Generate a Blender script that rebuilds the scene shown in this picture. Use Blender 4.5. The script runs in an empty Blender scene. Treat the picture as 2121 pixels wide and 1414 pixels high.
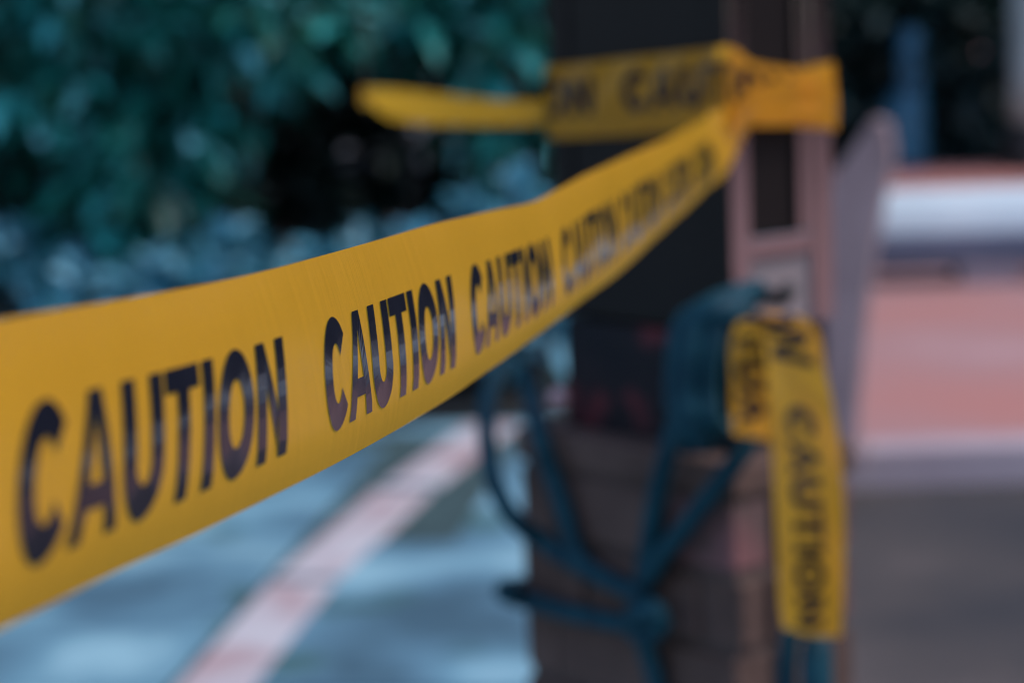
import bpy, bmesh, math, random
from mathutils import Vector

# ------------------------------------------------------------------ camera, sky, sun, exposure
sc = bpy.context.scene
COL = sc.collection
random.seed(7)
PW, PH = 2121.0, 1414.0
LENS = 85.0
F = LENS / 36.0 * PW
H = 1.35
PITCH = math.radians(8.4)
ROLL = math.radians(2.0)
right0, up0 = Vector((1, 0, 0)), Vector((0, math.sin(PITCH), math.cos(PITCH)))
FWD = Vector((0, math.cos(PITCH), -math.sin(PITCH)))
RGT = right0 * math.cos(ROLL) - up0 * math.sin(ROLL)
UPV = up0 * math.cos(ROLL) + right0 * math.sin(ROLL)
EYE = Vector((0, 0, H))

cam = bpy.data.cameras.new('camera')
cam.lens = LENS
cam.sensor_width = 36.0
cam.clip_start = 0.02
cam.clip_end = 3000
cam.dof.use_dof = True
cam.dof.focus_distance = 0.915
cam.dof.aperture_fstop = 6.7
cam.dof.aperture_blades = 0
cam_o = bpy.data.objects.new('camera', cam)
COL.objects.link(cam_o)
from mathutils import Matrix
m = Matrix((RGT, UPV, -FWD)).transposed().to_4x4()
m.translation = EYE
cam_o.matrix_world = m
sc.camera = cam_o

SUN_EL, SUN_AZ = math.radians(54), math.radians(96)   # azimuth clockwise from +Y (view direction)
w = bpy.data.worlds.new('World')
sc.world = w
w.use_nodes = True
nt = w.node_tree
bg = nt.nodes['Background']
sky = nt.nodes.new('ShaderNodeTexSky')
sky.sky_type = 'NISHITA'
sky.sun_disc = False
sky.sun_elevation = SUN_EL
sky.sun_rotation = SUN_AZ
sky.air_density = 1.0
sky.dust_density = 1.5
sky.ozone_density = 1.5
nt.links.new(sky.outputs[0], bg.inputs[0])
bg.inputs[1].default_value = 0.135

sun = bpy.data.lights.new('sun', 'SUN')
sun.energy = 0.95
sun.angle = math.radians(20)
sun.color = (1.0, 0.93, 0.84)
sun_o = bpy.data.objects.new('sun', sun)
COL.objects.link(sun_o)
to_sun = Vector((math.sin(SUN_AZ) * math.cos(SUN_EL), math.cos(SUN_AZ) * math.cos(SUN_EL), math.sin(SUN_EL)))
sun_o.rotation_euler = to_sun.to_track_quat('Z', 'Y').to_euler()
sun_o.location = to_sun * 30

sc.view_settings.view_transform = 'Standard'
sc.view_settings.look = 'None'
sc.view_settings.gamma = 1.0
sc.view_settings.exposure = 0.92
sc.cycles.use_denoising = True
sc.cycles.max_bounces = 8
sc.cycles.pixel_filter_type = 'BLACKMAN_HARRIS'
sc.cycles.filter_width = 1.1

# ------------------------------------------------------------------ pixel helpers
def ray(x, y):
    return (RGT * ((x - PW / 2) / F) - UPV * ((y - PH / 2) / F) + FWD)
def at(x, y, depth):                       # point at a depth along the lens axis
    return EYE + ray(x, y) * depth
def on_plane(x, y, p, n):
    d = ray(x, y)
    return EYE + d * ((p - EYE).dot(n) / d.dot(n))
def on_ground(x, y, z=0.0):
    return on_plane(x, y, Vector((0, 0, z)), Vector((0, 0, 1)))
def project(P):
    v = P - EYE
    d = v.dot(FWD)
    return PW / 2 + F * v.dot(RGT) / d, PH / 2 - F * v.dot(UPV) / d
def lerp_table(t, x):
    if x <= t[0][0]:
        a, b = t[0], t[1]
    elif x >= t[-1][0]:
        a, b = t[-2], t[-1]
    else:
        for a, b in zip(t, t[1:]):
            if a[0] <= x <= b[0]:
                break
    return a[1] + (b[1] - a[1]) * (x - a[0]) / (b[0] - a[0])

# ------------------------------------------------------------------ materials
def new_mat(name):
    mt = bpy.data.materials.new(name)
    mt.use_nodes = True
    return mt, mt.node_tree, mt.node_tree.nodes['Principled BSDF']
def ramp(nt, fac, stops):
    r = nt.nodes.new('ShaderNodeValToRGB')
    el = r.color_ramp.elements
    while len(el) > 1:
        el.remove(el[-1])
    el[0].position, el[0].color = stops[0][0], (*stops[0][1], 1)
    for p, c in stops[1:]:
        e = el.new(p)
        e.color = (*c, 1)
    nt.links.new(fac, r.inputs[0])
    return r.outputs[0]
def noise(nt, scale, detail=4, vec=None, rough=.55, stretch=None):
    n = nt.nodes.new('ShaderNodeTexNoise')
    n.inputs['Scale'].default_value = scale
    n.inputs['Detail'].default_value = detail
    n.inputs['Roughness'].default_value = rough
    if vec is None:
        tc = nt.nodes.new('ShaderNodeTexCoord')
        vec = tc.outputs['Object']
    if stretch:
        mp = nt.nodes.new('ShaderNodeMapping')
        mp.inputs['Scale'].default_value = stretch
        nt.links.new(vec, mp.inputs[0])
        vec = mp.outputs[0]
    nt.links.new(vec, n.inputs['Vector'])
    return n.outputs['Fac']
def bump(nt, b, fac, strength, dist):
    bn = nt.nodes.new('ShaderNodeBump')
    bn.inputs['Strength'].default_value = strength
    bn.inputs['Distance'].default_value = dist
    nt.links.new(fac, bn.inputs['Height'])
    nt.links.new(bn.outputs[0], b.inputs['Normal'])
def mat_noise(name, stops, scale=5, rough=.7, metallic=0, detail=5, bmp=0.0, bscale=60, bdist=.002, spec=.5):
    mt, nt, b = new_mat(name)
    nt.links.new(ramp(nt, noise(nt, scale, detail), stops), b.inputs['Base Color'])
    b.inputs['Roughness'].default_value = rough
    b.inputs['Metallic'].default_value = metallic
    b.inputs['Specular IOR Level'].default_value = spec
    if bmp:
        bump(nt, b, noise(nt, bscale, 4), bmp, bdist)
    return mt

def mat_tape(name):
    mt, nt, b = new_mat(name)
    c = ramp(nt, noise(nt, 9, 4), [(.3, (.72, .30, .022)), (.7, (.79, .345, .027))])
    nt.links.new(c, b.inputs['Base Color'])
    b.inputs['Roughness'].default_value = .13
    b.inputs['IOR'].default_value = 1.45
    # faint stretch marks across the film
    uv = nt.nodes.new('ShaderNodeTexCoord').outputs['UV']
    h1 = noise(nt, 1.0, 5, uv, .65, (70, 3.0, 1))
    h2 = noise(nt, 1.0, 2, uv, .5, (9, 1.1, 1))
    ad = nt.nodes.new('ShaderNodeMath')
    ad.operation = 'MULTIPLY_ADD'
    ad.inputs[1].default_value = 2.2
    nt.links.new(h2, ad.inputs[0])
    nt.links.new(h1, ad.inputs[2])
    bump(nt, b, ad.outputs[0], .42, .0012)
    tr = nt.nodes.new('ShaderNodeBsdfTranslucent')
    tr.inputs[0].default_value = (.90, .52, .04, 1)
    mx = nt.nodes.new('ShaderNodeMixShader')
    mx.inputs[0].default_value = .47
    nt.links.new(b.outputs[0], mx.inputs[1])
    nt.links.new(tr.outputs[0], mx.inputs[2])
    nt.links.new(mx.outputs[0], nt.nodes['Material Output'].inputs[0])
    return mt
def mat_leaf(name, stops, rough=.4, trans=.25, tcol=(.05, .22, .12)):
    mt, nt, b = new_mat(name)
    g = nt.nodes.new('ShaderNodeNewGeometry')
    c = ramp(nt, g.outputs['Random Per Island'], stops)
    nt.links.new(c, b.inputs['Base Color'])
    b.inputs['Roughness'].default_value = rough
    tr = nt.nodes.new('ShaderNodeBsdfTranslucent')
    tr.inputs[0].default_value = (*tcol, 1)
    mx = nt.nodes.new('ShaderNodeMixShader')
    mx.inputs[0].default_value = trans
    nt.links.new(b.outputs[0], mx.inputs[1])
    nt.links.new(tr.outputs[0], mx.inputs[2])
    nt.links.new(mx.outputs[0], nt.nodes['Material Output'].inputs[0])
    return mt

M = {}
M['tape'] = mat_tape('yellow_film')
mt, nt, b = new_mat('black_print')
nt.links.new(ramp(nt, noise(nt, 40, 4), [(.3, (.008, .009, .016)), (.8, (.014, .015, .024))]), b.inputs['Base Color'])
b.inputs['Roughness'].default_value = .13
b.inputs['IOR'].default_value = 1.25
M['print'] = mt
M['asphalt'] = mat_noise('asphalt', [(.32, (.026, .023, .027)), (.5, (.052, .041, .040)), (.68, (.104, .078, .074))], 1.3, .85, 0, 8, .6, 90, .006)
M['plaza'] = mat_noise('pink_paving', [(.34, (.41, .155, .13)), (.5, (.36, .18, .175)), (.66, (.42, .24, .245))], .55, .8, 0, 4, .3, 40, .004)
M['kerb_grey'] = mat_noise('grey_kerb', [(.3, (.34, .25, .28)), (.7, (.46, .36, .39))], 2, .8, 0, 5, .3, 40, .004)
M['joint'] = mat_noise('mossy_joint', [(.3, (.02, .045, .05)), (.7, (.04, .08, .085))], 6, .9)
M['granite'] = mat_noise('pale_pink_granite', [(.36, (.38, .24, .25)), (.48, (.44, .38, .41)), (.66, (.51, .49, .52))], 3.5, .75, 0, 6, .3, 60, .003)
M['black_panel'] = mat_noise('black_panel', [(.3, (.011, .0085, .0085)), (.7, (.015, .0115, .0115))], 4, .4, 0, 3, .05, 20, .001, .12)
M['steel'] = mat_noise('brushed_grey_steel', [(.3, (.33, .31, .32)), (.7, (.45, .42, .43))], 4, .16, 1.0, 5, .05, 60, .001)
M['grey_panel'] = mat_noise('grey_painted_panel', [(.3, (.20, .16, .165)), (.7, (.28, .225, .23))], 5, .5, .1, 5)
M['brick'] = mat_noise('weathered_brick', [(.3, (.08, .049, .042)), (.55, (.115, .071, .060)), (.75, (.145, .088, .076))], 9, .85, 0, 6, .5, 80, .004, .15)
M['brick_pink'] = mat_noise('rubbed_pink_brick', [(.35, (.09, .056, .052)), (.6, (.19, .078, .080))], 14, .85, 0, 6, .5, 80, .004)
M['mortar'] = mat_noise('dark_mortar', [(.3, (.07, .045, .039)), (.7, (.10, .065, .056))], 20, .9)
M['skirt'] = mat_noise('dark_metal_with_red_paint', [(.40, (.012, .011, .015)), (.55, (.018, .014, .018)), (.62, (.10, .022, .028)), (.72, (.13, .03, .038))], 9, .55, 0, 3, spec=.12)
M['rope'] = mat_noise('teal_rope', [(.3, (.0025, .027, .045)), (.7, (.006, .058, .082))], 30, .6, 0, 4, .6, 160, .002, .2)
M['dark_column'] = mat_noise('dark_teal_column', [(.3, (.016, .021, .026)), (.7, (.022, .028, .032))], 2, .6)
M['buttress'] = mat_noise('mauve_stone', [(.3, (.20, .135, .145)), (.7, (.33, .235, .25))], 5, .8, 0, 5, .3, 40, .004)
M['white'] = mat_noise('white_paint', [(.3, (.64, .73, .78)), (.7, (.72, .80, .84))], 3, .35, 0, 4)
M['blue_grey'] = mat_noise('blue_grey_lower', [(.3, (.13, .20, .30)), (.7, (.18, .25, .36))], 3, .4, 0, 4)
M['blue'] = mat_noise('blue_plastic', [(.3, (.02, .11, .19)), (.7, (.035, .17, .27))], 3, .35, 0, 4)
M['pale'] = mat_noise('pale_green_grey', [(.3, (.26, .36, .36)), (.7, (.36, .46, .45))], 2, .6)
M['bark'] = mat_noise('dark_bark', [(.3, (.018, .016, .015)), (.7, (.04, .034, .030))], 12, .9, 0, 6, .6, 50, .006)
M['iron'] = mat_noise('dark_iron', [(.3, (.02, .02, .022)), (.7, (.04, .038, .036))], 10, .6, .5)
M['bolt'] = mat_noise('pinkish_bolt', [(.3, (.5, .3, .32)), (.7, (.62, .4, .42))], 20, .4)
M['soil'] = mat_noise('dark_soil', [(.3, (.010, .010, .010)), (.7, (.024, .022, .020))], 6, .95, 0, 6, .7, 30, .02)
M['leaf'] = mat_leaf('teal_green_leaf', [(0, (.004, .040, .030)), (.40, (.011, .14, .12)), (.65, (.022, .28, .23)), (.85, (.045, .43, .44)), (1, (.30, .80, .88))])  # palest stops paint scattered sheen highlights onto single leaves
M['leaf_pale'] = mat_leaf('blue_green_leaf', [(0, (.02, .11, .15)), (.5, (.07, .30, .42)), (1, (.32, .62, .75))], .35, .15, (.05, .2, .2))
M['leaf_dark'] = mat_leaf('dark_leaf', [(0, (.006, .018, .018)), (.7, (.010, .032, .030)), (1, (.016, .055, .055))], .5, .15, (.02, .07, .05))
M['leaf_yellow'] = mat_noise('yellowed_leaf', [(.3, (.16, .12, .02)), (.7, (.22, .17, .03))], 8, .5)

# concrete with stains that have their own shape
mt, nt, b = new_mat('bluish_concrete')
pos = nt.nodes.new('ShaderNodeNewGeometry').outputs['Position']
c1 = ramp(nt, noise(nt, 1.7, 4, pos, .55), [(.33, (.045, .105, .15)), (.45, (.09, .195, .27)), (.54, (.14, .295, .385)), (.66, (.28, .48, .56))])
st = noise(nt, 2.6, 3, pos)
s_r = ramp(nt, st, [(.59, (0, 0, 0)), (.66, (1, 1, 1))])
mx = nt.nodes.new('ShaderNodeMix')
mx.data_type = 'RGBA'
nt.links.new(s_r, mx.inputs[0])
nt.links.new(c1, mx.inputs[6])
mx.inputs[7].default_value = (.045, .12, .13, 1)
oi = nt.nodes.new('ShaderNodeObjectInfo')
tone = ramp(nt, oi.outputs['Random'], [(0, (.72, .74, .76)), (.5, (.95, .95, .95)), (1, (1.0, 1.0, 1.0))])
mu = nt.nodes.new('ShaderNodeMix')
mu.data_type = 'RGBA'
mu.blend_type = 'MULTIPLY'
mu.inputs[0].default_value = 1
nt.links.new(mx.outputs[2], mu.inputs[6])
nt.links.new(tone, mu.inputs[7])
nt.links.new(mu.outputs[2], b.inputs['Base Color'])
b.inputs['Roughness'].default_value = .65
bump(nt, b, noise(nt, 50, 4, pos), .3, .004)
M['concrete'] = mt

# ------------------------------------------------------------------ object helpers
def link(name, me, mat, parent=None):
    o = bpy.data.objects.new(name, me)
    COL.objects.link(o)
    if mat and not me.materials:
        me.materials.append(M[mat])
    if parent:
        o.parent = parent
        o.matrix_parent_inverse = parent.matrix_world.inverted() if False else Matrix.Translation(-parent.location)
    return o
def tag(o, label=None, cat=None, group=None, kind=None):
    for k, v in (('label', label), ('category', cat), ('group', group), ('kind', kind)):
        if v:
            o[k] = v
    return o
def thing(name, label, cat, loc, group=None):
    o = bpy.data.objects.new(name, None)
    o.empty_display_size = .05
    COL.objects.link(o)
    o.location = loc
    return tag(o, label, cat, group)
def pydata(name, verts, faces, mat, parent=None, smooth=False):
    me = bpy.data.meshes.new(name)
    me.from_pydata([tuple(v) for v in verts], [], faces)
    me.update()
    if smooth:
        me.polygons.foreach_set('use_smooth', [True] * len(me.polygons))
    return link(name, me, mat, parent)
def from_bm(name, bm, mat, parent=None, smooth=False, bevel=0):
    if bevel:
        bmesh.ops.bevel(bm, geom=bm.edges[:], offset=bevel, segments=2, affect='EDGES', profile=.6)
    bmesh.ops.recalc_face_normals(bm, faces=bm.faces[:])
    me = bpy.data.meshes.new(name)
    bm.to_mesh(me)
    bm.free()
    if smooth:
        me.polygons.foreach_set('use_smooth', [True] * len(me.polygons))
    return link(name, me, mat, parent)
def prism_bm(pts, z0, z1, bm=None):
    bm = bm or bmesh.new()
    lo = [bm.verts.new((p[0], p[1], z0)) for p in pts]
    hi = [bm.verts.new((p[0], p[1], z1)) for p in pts]
    n = len(pts)
    bm.faces.new(lo[::-1])
    bm.faces.new(hi)
    for i in range(n):
        bm.faces.new((lo[i], lo[(i + 1) % n], hi[(i + 1) % n], hi[i]))
    return bm
def prism(name, pts, z0, z1, mat, parent=None, bevel=0):
    return from_bm(name, prism_bm(pts, z0, z1), mat, parent, False, bevel)
def catmull(pts, n):
    out = []
    P = [pts[0] * 2 - pts[1]] + list(pts) + [pts[-1] * 2 - pts[-2]]
    for i in range(1, len(P) - 2):
        for k in range(n):
            t = k / n
            a, b_, c, d = P[i - 1], P[i], P[i + 1], P[i + 2]
            out.append(.5 * ((2 * b_) + (c - a) * t + (2 * a - 5 * b_ + 4 * c - d) * t * t + (3 * b_ - a - 3 * c + d) * t ** 3))
    out.append(pts[-1].copy())
    return out
def tube_geo(path, rad, seg=10, strands=0, pitch=.05):
    """A round tube, or a laid rope surface when strands > 0."""
    verts, faces = [], []
    n = len(path)
    t0 = (path[1] - path[0]).normalized()
    ref = Vector((0, 0, 1)) if abs(t0.z) < .9 else Vector((1, 0, 0))
    u = t0.cross(ref).normalized()
    L = 0
    for i, p in enumerate(path):
        t = (path[min(i + 1, n - 1)] - path[max(i - 1, 0)]).normalized()
        u = (u - t * u.dot(t)).normalized()
        v = t.cross(u)
        if i:
            L += (p - path[i - 1]).length
        r = rad[i] if isinstance(rad, (list, tuple)) else rad
        for k in range(seg):
            a = 2 * math.pi * k / seg
            rr = r
            if strands:
                rr = r * (.86 + .14 * abs(math.cos(strands * .5 * (a + 2 * math.pi * L / pitch))))
            verts.append(p + (u * math.cos(a) + v * math.sin(a)) * rr)
    for i in range(n - 1):
        for k in range(seg):
            a, b_ = i * seg + k, i * seg + (k + 1) % seg
            faces.append((a, b_, b_ + seg, a + seg))
    faces.append(tuple(range(seg))[::-1])
    faces.append(tuple(range((n - 1) * seg, n * seg)))
    return verts, faces
def tube(name, pts, rad, mat, parent=None, sub=8, seg=12, strands=0):
    path = catmull(pts, sub)
    v, f = tube_geo(path, rad, seg, strands)
    return pydata(name, v, f, mat, parent, True)

# ------------------------------------------------------------------ lettering
def arc(cx, cy, rx, ry, a0, a1, n):
    return [(cx + rx * math.cos(math.radians(a0 + (a1 - a0) * i / n)), cy + ry * math.sin(math.radians(a0 + (a1 - a0) * i / n))) for i in range(n + 1)]
def band(outer, inner):                      # a strip between two outlines
    return [(outer[i], outer[i + 1], inner[i + 1], inner[i]) for i in range(len(outer) - 1)]
def bar(p0, p1, q0, q1, n=8):                # a quad p0-p1 / q0-q1 cut into n
    L = lambda a, b_, t: (a[0] + (b_[0] - a[0]) * t, a[1] + (b_[1] - a[1]) * t)
    return [(L(p0, q0, i / n), L(p1, p1 and q1, i / n), L(p1, q1, (i + 1) / n), L(p0, q0, (i + 1) / n)) for i in range(n)]
S = .285                                     # stroke width, in cap heights
def glyph(c):
    if c == 'C':
        o, i_ = arc(.47, .5, .47, .52, 40, 322, 40), arc(.48, .5, .47 - S, .52 - S * .86, 33, 329, 40)
        return band(o, i_), .88
    if c == 'O':
        return band(arc(.5, .5, .5, .52, 0, 360, 44), arc(.5, .5, .5 - S, .52 - S * .86, 0, 360, 44)), 1.0
    if c == 'U':
        o = [(0, 1), (0, .83), (0, .66), (0, .5)] + arc(.44, .40, .44, .42, 180, 360, 26) + [(.88, .5), (.88, .66), (.88, .83), (.88, 1)]
        i_ = [(S, 1), (S, .83), (S, .66), (S, .5)] + arc(.44, .40, .44 - S, .42 - S * .88, 180, 360, 26) + [(.88 - S, .5), (.88 - S, .66), (.88 - S, .83), (.88 - S, 1)]
        return band(o, i_), .88
    if c == 'T':
        return bar((0, .82), (0, 1), (.8, .82), (.8, 1)) + bar((.4 - S / 2, 0), (.4 + S / 2, 0), (.4 - S / 2, .82), (.4 + S / 2, .82)), .8
    if c == 'I':
        return bar((0, 0), (S, 0), (0, 1), (S, 1)), S
    if c == 'N':
        q = bar((0, 0), (S * .94, 0), (0, 1), (S * .94, 1)) + bar((.88 - S * .94, 0), (.88, 0), (.88 - S * .94, 1), (.88, 1))
        # the diagonal fills what lies between the two stems
        q += bar((S * .94, 1), (S * .94, .62), (.88 - S * .94, .38), (.88 - S * .94, 0))
        return q, .88
    if c == 'A':
        q = bar((0, 0), (.24, 0), (.335, 1), (.465, 1 - .17), 10) + bar((.69, 0), (.93, 0), (.465, 1 - .17), (.595, 1), 10)
        q += [((.335, 1), (.465, .83), (.595, 1), (.465, 1))]
        q += bar((.272, .20), (.30, .37), (.658, .20), (.63, .37), 6)
        return q, .93
def word_quads():
    x, out = 0, []
    gaps = {'CA': .05, 'AU': .06, 'UT': .06, 'TI': .09, 'IO': .09, 'ON': .1}
    wd = 'CAUTION'
    for k, c in enumerate(wd):
        q, wdt = glyph(c)
        out.append([[(p[0] + x, p[1]) for p in f] for f in q])
        x += wdt + gaps.get(wd[k:k + 2], 0)
    return out, x
WORD, WORD_W = word_quads()
CAP = .038

class Ribbon:
    """A strip of film: rows of points, top edge to bottom edge, along its length."""
    def __init__(self, rows):
        self.rows = rows
        self.n, self.m = len(rows), len(rows[0])
        mid = [r[self.m // 2] for r in rows]
        self.s = [0]
        for a, b_ in zip(mid, mid[1:]):
            self.s.append(self.s[-1] + (b_ - a).length)
    def find(self, s):
        lo, hi = 0, self.n - 2
        while lo < hi:
            k = (lo + hi + 1) // 2
            if self.s[k] <= s:
                lo = k
            else:
                hi = k - 1
        return lo, (s - self.s[lo]) / max(1e-9, self.s[lo + 1] - self.s[lo])
    def point(self, s, v):
        i, t = self.find(s)
        f = min(max(v, 0), 1) * (self.m - 1)
        j = min(int(f), self.m - 2)
        q = f - j
        a = self.rows[i][j].lerp(self.rows[i][j + 1], q)
        b_ = self.rows[i + 1][j].lerp(self.rows[i + 1][j + 1], q)
        return a.lerp(b_, t)
    def normal(self, s, v):
        e = .002
        du = self.point(s + e, v) - self.point(s - e, v)
        dv = self.point(s, min(v + .03, 1)) - self.point(s, max(v - .03, 0))
        return dv.cross(du).normalized()
    def mesh(self, name, parent):
        vs, fs, uvs = [], [], []
        for i in range(self.n):
            for j in range(self.m):
                vs.append(self.rows[i][j])
                uvs.append((self.s[i] / .0762, j / (self.m - 1)))
        for i in range(self.n - 1):
            for j in range(self.m - 1):
                a = i * self.m + j
                fs.append((a, a + 1, a + self.m + 1, a + self.m))
        o = pydata(name, vs, fs, 'tape', parent, True)
        uv = o.data.uv_layers.new(name='UVMap')
        for lp in o.data.loops:
            uv.data[lp.index].uv = uvs[lp.vertex_index]
        return o
    def words(self, starts, v0, v1, parent, side=1, flip=False, scale=1.0, off=.0005, shear=0.0):
        width = .0762
        for s0 in starts:
            vs, fs = [], []
            for ch in WORD:
                for q in ch:
                    idx = []
                    ok = True
                    for p in q:
                        s = s0 + (p[0] * CAP * scale if not flip else (WORD_W - p[0]) * CAP * scale)
                        if s > self.s[-1] - .001 or s < .001:
                            ok = False
                            break
                        v = v1 + (v0 - v1) * p[1]
                        if shear:
                            yy = max(.6, self.point(s, .5).y)
                            s -= lerp_table(LEAN, yy) * 4.215 * yy * (v - .56)
                        idx.append(self.point(s, v) + self.normal(s, v) * off * side)
                    if ok:
                        b0 = len(vs)
                        vs += idx
                        fs.append(tuple(range(b0, b0 + len(idx))))
            if vs:
                pydata('printed_word', vs, fs, 'print', parent)

# ------------------------------------------------------------------ ground, pavement, plaza
HOLE = 900
g = pydata('ground', [(-HOLE, -HOLE, 0), (HOLE, -HOLE, 0), (HOLE, HOLE, 0), (-HOLE, HOLE, 0)], [(0, 1, 2, 3)], 'asphalt')
tag(g, kind='structure')
# pale concrete pavement on the left, its edge hidden behind the brick pier
edge_a, edge_b = on_ground(1330, 1414), on_ground(1330, 940)
ed = (edge_b - edge_a).normalized()
e0, e1 = edge_a - ed * 4.2, edge_a + ed * 4.4
pv = pydata('pavement', [(-14, e0.y, .004), (e0.x, e0.y, .004), (e1.x, e1.y, .004), (-14, e1.y, .004)], [(0, 1, 2, 3)], 'concrete')
tag(pv, kind='structure')
# square slabs laid on a dark bed, in line with the granite edging
ku = (on_ground(655, 1172) - on_ground(450, 1414)).normalized()
kv = Vector((ku.y, -ku.x, 0))
org = on_ground(450, 1414)
SL, JT = .62, .022
bm = bmesh.new()
bmesh.ops.create_cube(bm, size=1)
for v_ in bm.verts:
    v_.co = Vector((v_.co.x * (SL - JT), v_.co.y * (SL - JT), v_.co.z * .02))
bmesh.ops.bevel(bm, geom=[e for e in bm.edges if e.verts[0].co.z > 0 and e.verts[1].co.z > 0], offset=.004, segments=1, affect='EDGES')
slab_me = bpy.data.meshes.new('paving_slab')
bm.to_mesh(slab_me)
bm.free()
slab_me.materials.append(M['concrete'])
cells = []
for iu in range(-6, 6):
    for iv in range(-7, 3):
        c = org + ku * (iu + .35) * SL + kv * ((iv + .5) * SL + (.074 if iv >= 0 else -.074))
        ex = e0.x + (e1.x - e0.x) * (c.y - e0.y) / (e1.y - e0.y)
        if c.x + SL * .62 < ex and c.y < 7.0:
            cells.append(c)
bedp = [org - ku * SL * 6 - kv * SL * 7.3, org - ku * SL * 6 + kv * .3, org + ku * SL * 4.2 + kv * .3, org + ku * SL * 4.2 - kv * SL * 7.3]
jb = pydata('joint_bed', [(p.x, p.y, .008) for p in bedp], [(0, 1, 2, 3)], 'joint', pv)
for c in cells:
    o = link('paving_slab', slab_me, None, pv)
    o.location = (c.x, c.y, .006 + random.uniform(0, .003))
    o.rotation_euler.z = math.atan2(ku.y, ku.x) + random.uniform(-.004, .004)
# granite edging stones let into the pavement
kp = [on_ground(450, 1414, .02), on_ground(655, 1172, .02), on_ground(795, 1044, .02), on_ground(935, 940, .02)]
kerb = thing('kerb', None, None, (kp[0].x, kp[0].y, 0))
tag(kerb, kind='structure')
kpath = [kp[0] + (kp[0] - kp[1]) * q for q in (4.5, 3.0, 1.5)] + kp + [kp[3] + (kp[3] - kp[2]) * .9]
kk = catmull(kpath, 30)
cum = [0]
for a, b_ in zip(kk, kk[1:]):
    cum.append(cum[-1] + (b_ - a).length)
def kpt(s):
    for i in range(len(kk) - 1):
        if cum[i + 1] >= s:
            t = (s - cum[i]) / (cum[i + 1] - cum[i])
            return kk[i].lerp(kk[i + 1], t), (kk[i + 1] - kk[i]).normalized()
    return kk[-1], (kk[-1] - kk[-2]).normalized()
s = 0.13
while s < cum[-1] - .8:
    Ls = random.uniform(.84, .98)
    a, ta = kpt(s)
    b_, tb = kpt(s + Ls)
    na, nb = Vector((-ta.y, ta.x, 0)) * .078, Vector((-tb.y, tb.x, 0)) * .078
    pts = [(p - kerb.location * 0) for p in (a - na, b_ - nb, b_ + nb, a + na)]
    prism('kerb_stone', [(p.x, p.y) for p in pts], -.02, .018 + random.uniform(0, .006), 'granite', kerb, .006)
    s += Ls + random.uniform(.05, .09)

# pink plaza on the right, a kerb step above the asphalt
ka, kb = on_ground(1760, 1012), on_ground(2121, 1000)
kd = Vector((1, (kb.y - ka.y) / (kb.x - ka.x), 0))
def kline(x, off=0):
    return ka.y + kd.y * (x - ka.x) + off
PX0, PX1, PXC, PZ = 0.55, 60, 4.3, .10
pz = pydata('plaza', [(PX0, kline(PX0, .16), PZ), (PXC + .16, kline(PXC, .16), PZ), (PXC + .16, -30, PZ), (PX1, -30, PZ), (PX1, kline(PX0, 45), PZ), (PX0, kline(PX0, 45), PZ),
                      (PX0, kline(PX0, .16), -.01), (PX0, kline(PX0, 45), -.01)], [(0, 1, 4, 5), (1, 2, 3, 4), (0, 5, 7, 6)], 'plaza')
tag(pz, kind='structure')
pk = thing('plaza_kerb', None, None, (PX0, kline(PX0), 0))
tag(pk, kind='structure')
x = PX0
while x < PXC - .1:
    x1 = min(x + .925, PXC)
    prism('kerb_stone', [(x, kline(x)), (x1, kline(x1)), (x1, kline(x1, .16)), (x, kline(x, .16))], -.02, PZ + .004, 'kerb_grey', pk, .012)
    x = x1 + .012
y = kline(PXC) - .012
while y > -8:
    prism('kerb_stone', [(PXC, y - .925), (PXC + .16, y - .925), (PXC + .16, y), (PXC, y)], -.02, PZ + .004, 'kerb_grey', pk, .012)
    y -= .937

# ------------------------------------------------------------------ brick pier and the framed pillar on it
C0, LC, RC = at(1508, 400, 2.35), at(1140, 200, 2.53), at(1737, 300, 2.50)
C0, LC, RC = Vector((C0.x, C0.y, 0)), Vector((LC.x, LC.y, 0)), Vector((RC.x, RC.y, 0))
# make it a true rectangle
ul = (LC - C0)
wl = ul.length
ul.normalize()
ur = Vector((ul.y, -ul.x, 0))
if ur.dot(RC - C0) < 0:
    ur = -ur
q_ = Vector((project(RC + Vector((0, 0, 1.2)))[0] - PW / 2, 0, 0)).x / F
wr = (C0.y * q_ - C0.x) / (ur.x - ur.y * q_)
nL, nR = -ur, -ul                                   # outward normals of the left and right faces
BC = C0 + ul * wl + ur * wr
def zpix(x, y, p, n):
    return on_plane(x, y, p, n).z
Z_PLINTH = zpix(1300, 905, C0, nL)
Z_SKIRT = zpix(1300, 668, C0, nL)
Z_RAIL0, Z_RAIL1 = zpix(1600, 535, C0, nR), zpix(1600, 488, C0, nR)
Z_TOP = H + .75
def pc(a, b_):                                      # point in the pillar's plan: a along left face, b along right face
    return C0 + ul * a + ur * b_
def rect(a0, a1, b0, b1):
    return [pc(a0, b0), pc(a1, b0), pc(a1, b1), pc(a0, b1)]
cen = pc(wl / 2, wr / 2)

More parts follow.
